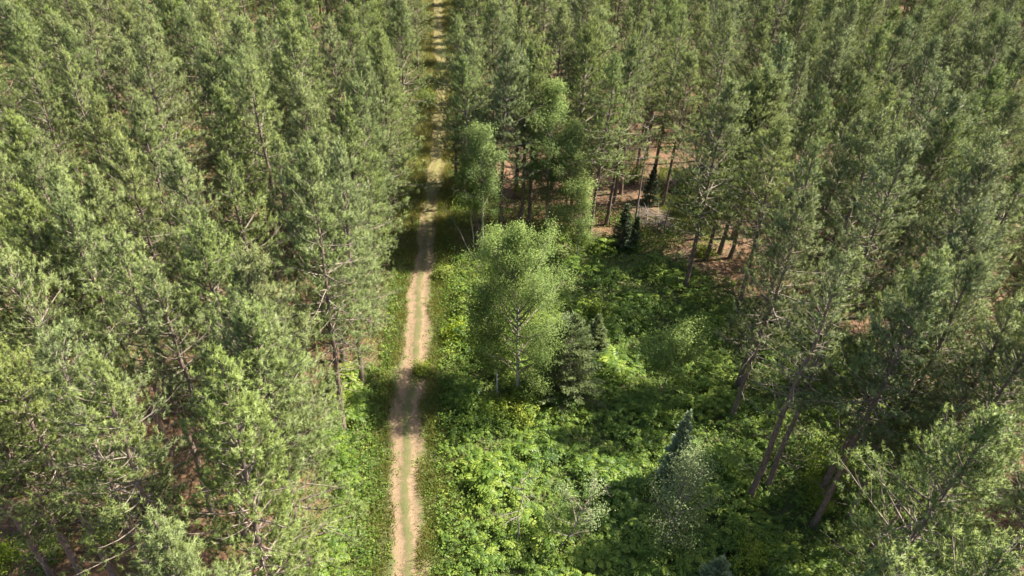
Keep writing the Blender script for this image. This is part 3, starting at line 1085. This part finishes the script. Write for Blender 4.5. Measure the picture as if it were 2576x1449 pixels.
far_pts, far_var, far_rot, far_scl = [], [], [], []
for i, (x, y, h, kd, lb) in enumerate(placed):
    tx = float(np.interp(y, TR_Y, TR_X))
    lone = (not lb) and kd == 'stand' and (((tx - x < 5.5 and x < tx) or (0 < x - tx < 5.5 and y > 60)) and rngp.random() < (0.85 if y < 72 else 0.45))
    pool = EDGE if (kd == 'edge' or lone) else PINES
    v = int(rngp.integers(0, len(pool)))
    if kd == 'wide':
        v = 6
    elif kd == 'thin':
        v = 10
    h0, meshes = pool[v]
    s = h / h0
    rz = rngp.uniform(0, 6.283)
    if i in thing_ids:
        if lb:
            label, group = lb, None
        else:
            label, group = region_label(x, y, h)
        sx = s * rngp.uniform(0.92, 1.1) * (1.12 if y > 55 or x > tx + 20 else 1.0)
        e = tree('pine_tree', meshes, x, y, label, 'pine tree', group, rz, 1.0, (rngp.normal(0, 0.022), rngp.normal(0, 0.022)))
        e.scale = (sx, sx, s)
    else:
        far_pts.append((x, y, ground_z(x, y)))
        far_var.append(v if pool is PINES else 6)
        far_rot.append(rz)
        far_scl.append(s)

# the wood beyond, and the trees round about that only lend their shade: one mass
me = bpy.data.meshes.new('surrounding_pine_forest')
me.from_pydata(far_pts, [], [])
for n_, dat, ty in (('variant', far_var, 'INT'), ('spin', far_rot, 'FLOAT'), ('size', far_scl, 'FLOAT')):
    a = me.attributes.new(n_, ty, 'POINT')
    a.data.foreach_set('value', dat)
forest = obj('surrounding_pine_forest', me, kind='stuff', label='mass of red pines far beyond and around the clearing', category='forest')
ng = bpy.data.node_groups.new('plant_trees', 'GeometryNodeTree')
ng.interface.new_socket('Geometry', in_out='INPUT', socket_type='NodeSocketGeometry')
ng.interface.new_socket('Geometry', in_out='OUTPUT', socket_type='NodeSocketGeometry')
gi, go = ng.nodes.new('NodeGroupInput'), ng.nodes.new('NodeGroupOutput')
join = ng.nodes.new('GeometryNodeJoinGeometry')
ng.links.new(join.outputs[0], go.inputs[0])


def nattr(name, ty):
    n = ng.nodes.new('GeometryNodeInputNamedAttribute')
    n.data_type = ty
    n.inputs['Name'].default_value = name
    return n.outputs['Attribute']


va, spn, siz = nattr('variant', 'INT'), nattr('spin', 'FLOAT'), nattr('size', 'FLOAT')
crow = {}
for o in bpy.data.objects:
    if o.parent and o.parent.name.startswith('pine_tree') and o.data not in crow:
        crow[o.data] = o
for v in range(len(PINES)):
    srcs = [crow.get(me_) for me_ in PINES[v][1]]
    if any(s_ is None for s_ in srcs):
        continue
    jg = ng.nodes.new('GeometryNodeJoinGeometry')
    for s_ in srcs:
        oi = ng.nodes.new('GeometryNodeObjectInfo')
        oi.inputs['Object'].default_value = s_
        ng.links.new(oi.outputs['Geometry'], jg.inputs[0])
    iop = ng.nodes.new('GeometryNodeInstanceOnPoints')
    cmp_ = ng.nodes.new('FunctionNodeCompare')
    cmp_.data_type = 'INT'
    cmp_.operation = 'EQUAL'
    ng.links.new(va, cmp_.inputs[2])
    cmp_.inputs[3].default_value = v
    cx = ng.nodes.new('ShaderNodeCombineXYZ')
    ng.links.new(spn, cx.inputs['Z'])
    ng.links.new(gi.outputs[0], iop.inputs['Points'])
    ng.links.new(cmp_.outputs[0], iop.inputs['Selection'])
    ng.links.new(jg.outputs[0], iop.inputs['Instance'])
    ng.links.new(cx.outputs[0], iop.inputs['Rotation'])
    ng.links.new(siz, iop.inputs['Scale'])
    ng.links.new(iop.outputs[0], join.inputs[0])
md = forest.modifiers.new('plant_trees', 'NODES')
md.node_group = ng
print('forest', len(thing_ids), len(far_pts), round(time.time() - T0, 1))


# ------------------------------------------------------------------ single trees of the clearing
def place(px, py):
    return spot(px, py)


x, y = place(1300, 985)
tree('birch_tree', broadleaf(41, 13.4, 1.7, 4.6, 46, 46, 0.085, 0.15, 'birch_bark', 'birch_leaves', profile='low', lean=(-0.5, 0.2), cl_per=2, spread=0.24), x, y,
     'big white trunked birch with a full light green crown in the middle of the clearing', 'birch tree', rz=0.4)
x, y = place(1253, 1000)
tree('birch_tree', broadleaf(42, 9.0, 2.2, 1.7, 20, 22, 0.10, 0.08, 'birch_bark', 'birch_leaves', cl_per=2, spread=0.22, lean=(-1.2, 0.6)), x, y,
     'thin young birch leaning left beside the foot of the big birch', 'birch tree', rz=0)
x, y = place(1415, 1000)
tree('spruce_tree', fir_meshes(43, 7.6, 3.1, 'olive_fir_needles', 0.2, 1.0, power=0.5), x, y,
     'dense dark spruce standing right behind the big birch', 'spruce tree')
x, y = place(1492, 905)
tree('spruce_tree', fir_meshes(44, 4.6, 1.3, 'olive_fir_needles', 0.3, power=.7), x, y,
     'slim grey green spruce half hidden behind the right side of the big birch', 'spruce tree')
# aspens at the back of the clearing
asp = broadleaf(45, 12.6, 4.6, 2.4, 28, 30, 0.095, 0.12, 'aspen_bark', 'aspen_leaves', cl_per=2, spread=0.26, lean=(-.3, 0))
x, y = place(1214, 650)
tree('aspen_tree', asp, x, y, 'pale trunked aspen with an oval crown, left one of the aspens behind the clearing', 'aspen tree', rz=0)
asp2 = broadleaf(46, 9.4, 4.8, 1.3, 20, 20, 0.11, 0.08, 'aspen_bark', 'aspen_leaves', cl_per=2, spread=0.24, lean=(-.8, 0.3))
x, y = place(1190, 625)
tree('aspen_tree', asp2, x, y, 'thin aspen with a small low crown left of the pale trunked aspen', 'aspen tree', rz=1)
x, y = place(1375, 600)
tree('aspen_tree', broadleaf(47, 15.0, 3.8, 2.8, 34, 34, 0.095, 0.14, 'aspen_bark', 'aspen_leaves', cl_per=2, spread=0.28, lean=(0.1, 0)), x, y,
     'tallest aspen, its narrow light green crown rising in front of the dark pines', 'aspen tree')
x, y = place(1410, 606)
tree('aspen_tree', broadleaf(48, 11.5, 2.6, 2.4, 26, 30, 0.095, 0.11, 'aspen_bark', 'aspen_leaves', cl_per=2, spread=0.26, lean=(.3, 0)), x, y,
     'broad aspen just right of the tallest aspen and a little lower', 'aspen tree')
x, y = place(1448, 660)
tree('aspen_tree', broadleaf(49, 7.8, 0.9, 2.4, 24, 26, 0.095, 0.06, 'aspen_bark', 'aspen_leaves', cl_per=2, spread=0.25), x, y,
     'low bushy young aspen at the foot of the tall aspens', 'aspen tree')
# small conifers
for px, py, h, r, mt, lb in ((1562, 628, 5.2, 1.35, 'fir_needles', 'small almost black fir standing before the litter patch left of the brush pile'),
                             (1592, 625, 3.6, 0.8, 'fir_needles', 'little bright edged fir touching the right side of the small dark fir'),
                             (1632, 512, 4.6, 1.1, 'fir_needles', 'small dark fir behind the bare snag'),
                             (1682, 1235, 7.4, 1.25, 'blue_fir_needles', 'slender blue green fir with a sharp tip in the lower right of the clearing'),
                             (1785, 1500, 3.6, 1.4, 'blue_fir_needles', 'young fir at the bottom edge below the pale silvery tree')):
    x, y = place(px, py)
    tree('fir_tree', fir_meshes(int(px), h, r, mt, 0.25, 1.2), x, y, lb, 'fir tree')
x, y = place(1668, 1395)
tree('silver_tree', broadleaf(52, 8.0, 1.4, 2.0, 32, 26, 0.08, 0.09, 'dead_wood', 'silver_leaves', cl_per=1, spread=0.26, bare=0.15, lean=(0.0, 0.2), twist=.12), x, y,
     'pale silvery leaved tree with tangled bare twigs in front of the blue green fir', 'tree', rz=0)
x, y = place(1662, 1020)
tree('young_maple_tree', broadleaf(53, 6.6, 3.0, 2.2, 22, 22, 0.11, 0.05, 'pine_bark', 'aspen_leaves', cl_per=2, spread=0.26), x, y,
     'small spreading tree on a thin dark stem in the shaded middle of the clearing', 'tree')
x, y = place(1404, 1385)
tree('half_dead_tree', broadleaf(54, 6.0, 1.4, 1.7, 17, 18, 0.085, 0.06, 'dead_wood', 'silver_leaves', cl_per=1, spread=0.2, bare=0.45, lean=(1.2, 0.3), twist=.1), x, y,
     'half dead crooked tree with bare lower limbs and a thin grey green top', 'tree', rz=0)


def bare_tree(seed, h, base, n, rmax, r0, twist=0.08, lean=(0, 0), up=0.25, sub=True):
    rng = rng_of(seed)
    tk, limbs = Tubes(), []
    nz = 10
    zz = np.linspace(-.2, h, nz)
    f_ = np.clip(zz / h, 0, 1)
    wx = np.cumsum(rng.normal(0, twist, nz)) + lean[0] * f_
    wy = np.cumsum(rng.normal(0, twist, nz)) + lean[1] * f_
    wx -= wx[0]; wy -= wy[0]
    tk.add(np.stack([wx, wy, zz], 1), r0 * np.clip(1 - f_, .12, 1), 7)
    for q in range(n):
        zi = rng.uniform(base, h * .98)
        t = zi / h
        az = rng.uniform(0, 6.28)
        L = rmax * rng.uniform(.4, 1.1) * (1.15 - t * .6)
        p0 = np.array([np.interp(zi, zz, wx), np.interp(zi, zz, wy), zi])
        br = Tubes()
        pts, de = curve(p0, [math.cos(az), math.sin(az), rng.uniform(0, .7)], L, 5, rng, up=up, wob=.16)
        br.add(pts, np.linspace(.03 * (r0 / .07), .008, 6), 4)
        if sub:
            for w in range(4):
                j = rng.integers(1, 6)
                p2, _ = curve(pts[j], unit(de + rng.normal(0, .8, 3)), L * .4, 3, rng, wob=.18)
                br.add(p2, [.012, .01, .007, .004], 3)
        limbs.append(br.mesh('bare_limb', M['dead_wood']))
    return [tk.mesh('bare_trunk', M['dead_wood'])] + limbs


x, y = place(1298, 1378)
tree('dead_tree', bare_tree(61, 6.6, 2.4, 14, 1.7, 0.065, lean=(.5, .2)), x, y, 'leafless grey dead tree with curled bare limbs above the green thicket', 'dead tree')
x, y = place(1597, 566)
tree('dead_tree', bare_tree(62, 11.5, 7.0, 16, 1.8, 0.13, twist=.04, lean=(.1, 0), up=.1), x, y, 'tall pale dead snag with bare branches right of the small dark fir', 'dead tree')
x, y = place(1665, 601)
tree('dead_tree', bare_tree(63, 8.2, 5.0, 8, .9, 0.10, twist=.06, lean=(.1, .2)), x, y, 'slim broken dead trunk standing on the sunny litter beside the brush pile', 'dead tree')
x, y = place(1213, 655)
tree('dead_tree', bare_tree(64, 6.2, 2.5, 5, 1.0, 0.06, lean=(-3.6, 1.0)), x - .3, y - .5, 'leaning pale dead stem propped beside the left aspen', 'dead tree')
x, y = place(1600, 680)


# brush pile and fallen trunk
def brush(seed, n, r, hz, L0):
    rng = rng_of(seed)
    tb = Tubes()
    for q in range(n):
        a = rng.uniform(0, 6.28)
        rr = r * math.sqrt(rng.random())
        z = 0.05 + hz * rng.random() * (1 - rr / r * .8)
        az = rng.normal(2.4, .6)
        L = L0 * rng.uniform(.5, 1.3)
        pts, _ = curve([rr * math.cos(a) - math.cos(az) * L / 2, rr * math.sin(a) - math.sin(az) * L / 2, z], [math.cos(az), math.sin(az), rng.normal(0, .07)], L, 3, rng, wob=.07)
        tb.add(pts, [.04, .03, .02, .01], 4)
    return tb.mesh('brush', M['dead_wood'])


x, y = place(1628, 555)
obj('brush_pile', brush(71, 110, 2.4, 0.7, 3.0), loc=(x, y, ground_z(x, y)), label='heap of grey cut branches on the litter behind the slim dead trunk', category='brush pile')
x, y = place(1700, 470)
obj('brush_pile', brush(72, 60, 1.8, 0.5, 2.2), loc=(x, y, ground_z(x, y)), label='smaller heap of pinkish cut branches under the leaning broken trunk', category='brush pile')
a_, b_ = spot(1662, 492), spot(1728, 437, 3.2)
tb = Tubes()
tb.add([(a_[0], a_[1], .05), ((a_[0] + b_[0]) / 2, (a_[1] + b_[1]) / 2, 1.65), (b_[0], b_[1], 3.2)], [.17, .15, .12], 8)
obj('leaning_log', tb.mesh('leaning_log', M['pine_bark']), label='broken pine trunk leaning over the smaller brush heap', category='log')


# shrubs one can tell apart
def shrub(seed, h, r, nst, leaf, mat='shrub_leaves', tone=0.5):
    rng = rng_of(seed)
    st = Tubes()
    C, T = [], []
    for q in range(nst):
        az = q * 2.4 + rng.normal(0, .4)
        el = rng.uniform(.5, 1.35)
        L = h * rng.uniform(.7, 1.1)
        pts, _ = curve([rng.normal(0, .1), rng.normal(0, .1), -.05], [math.cos(az) * math.cos(el) * r / h * 1.5, math.sin(az) * math.cos(el) * r / h * 1.5, math.sin(el)], L, 5, rng, up=.2, wob=.12)
        st.add(pts, np.linspace(.02, .006, 6), 3)
        for w in range(5):
            s = rng.uniform(.35, 1)
            p = np.array([np.interp(s * 5, np.arange(6), pts[:, c_]) for c_ in range(3)])
            C.append(p + rng.normal(0, .22 * r, 3) * np.array([1, 1, .5]))
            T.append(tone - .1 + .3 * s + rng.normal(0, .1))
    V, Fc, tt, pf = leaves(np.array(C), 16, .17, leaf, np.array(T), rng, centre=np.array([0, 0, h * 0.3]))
    return st.mesh('shrub_stems', M['branch_wood']), make_mesh('shrub_foliage', V, Fc, M[mat], tt, attrs={'puff': pf})


bushes = [((1190, 790), 2.2, 1.2, .13, .75, 'bright yellow green bush beside the track left of the big birch'),
          ((1150, 850), 1.6, 1.0, .12, .7, 'low bright bush on the track side in front of the larger one'),
          ((1215, 730), 2.4, 1.3, .12, .6, 'rounded green bush behind the bright bush left of the big birch'),
          ((1320, 1050), 2.2, 1.6, .15, .7, 'vivid green broad leaved shrub at the foot of the big birch'),
          ((1255, 1045), 1.6, 1.1, .13, .6, 'sunlit green shrub left of the vivid one before the big birch'),
          ((1235, 870), 2.2, 1.4, .12, .4, 'shaded green bush under the left side of the big birch'),
          ((1075, 262), 2.6, 1.5, .14, .25, 'dark round bush at the left side of the far track'),
          ((1110, 205), 2.4, 1.6, .14, .2, 'dark green bush hanging over the right side of the far track'),
          ((470, 352), 1.8, 1.1, .14, .9, 'yellow green bush alone on the litter of the far left stand'),
          ((285, 955), 2.0, 1.4, .12, .6, 'bright green bush between bare trunks in the left stand'),
          ((130, 1415), 1.7, 1.3, .11, .45, 'dark green bush between the two slanting trunks at bottom left'),
          ((15, 1420), 1.5, 1.1, .11, .7, 'bright bush at the left edge of the bottom left corner'),
          ((150, 1320), 2.2, 1.3, .10, .45, 'green thin leaved bush behind the slanting trunks at bottom left'),
          ((262, 1345), 1.2, .8, .11, .9, 'small yellow green bush on the litter at bottom left'),
          ((735, 1400), 2.0, 1.2, .11, .75, 'bright green bush left of the grey trunk pair at the bottom'),
          ((2065, 1200), 2.6, 1.5, .12, .7, 'sunlit bush among the slanting trunks at lower right'),
          ((2060, 1265), 2.0, 1.4, .11, .65, 'yellowish bush below the sunlit one at lower right'),
          ((1880, 1425), 2.8, 1.2, .11, .7, 'tall leafy bush right of the pale silvery tree'),
          ((1770, 645), 1.7, 1.3, .12, .75, 'sunlit bush at the foot of the long dark trunk, far right corner of the clearing'),
          ((1320, 500), 1.8, 1.2, .12, .65, 'green bush on the litter behind the tall aspens'),
          ((1600, 460), 2.4, 1.3, .12, .6, 'light green bush right of the tall bare snag'),
          ((1720, 480), 2.4, 1.3, .12, .5, 'green bush beside the leaning broken trunk'),
          ((1640, 690), 1.5, 1.2, .12, .6, 'green bush before the sunny litter patch'),
          ((1120, 700), 1.3, .9, .11, .6, 'small weedy bush at the right side of the track before the shaded stretch'),
          ((1490, 790), 1.8, 1.4, .14, .55, 'pale leaved bush behind the slim grey green spruce'),
          ((1060, 940), 1.0, .7, .11, .7, 'tiny bush at the right track edge beside the sunny ruts')]
for i, ((px, py), h, r, lf, tone, lb) in enumerate(bushes):
    x, y = spot(px, py)
    st, fo = shrub(300 + i, h, r, 22, lf, tone=tone)
    tree('bush', (st, fo), x, y, lb, 'bush', None, rng.uniform(0, 6.28), 1.0, part_names=('stems', 'foliage'))

print('done', round(time.time() - T0, 1), 'objects', len(bpy.data.objects), 'tris', sum(len(me_.polygons) for me_ in bpy.data.meshes))
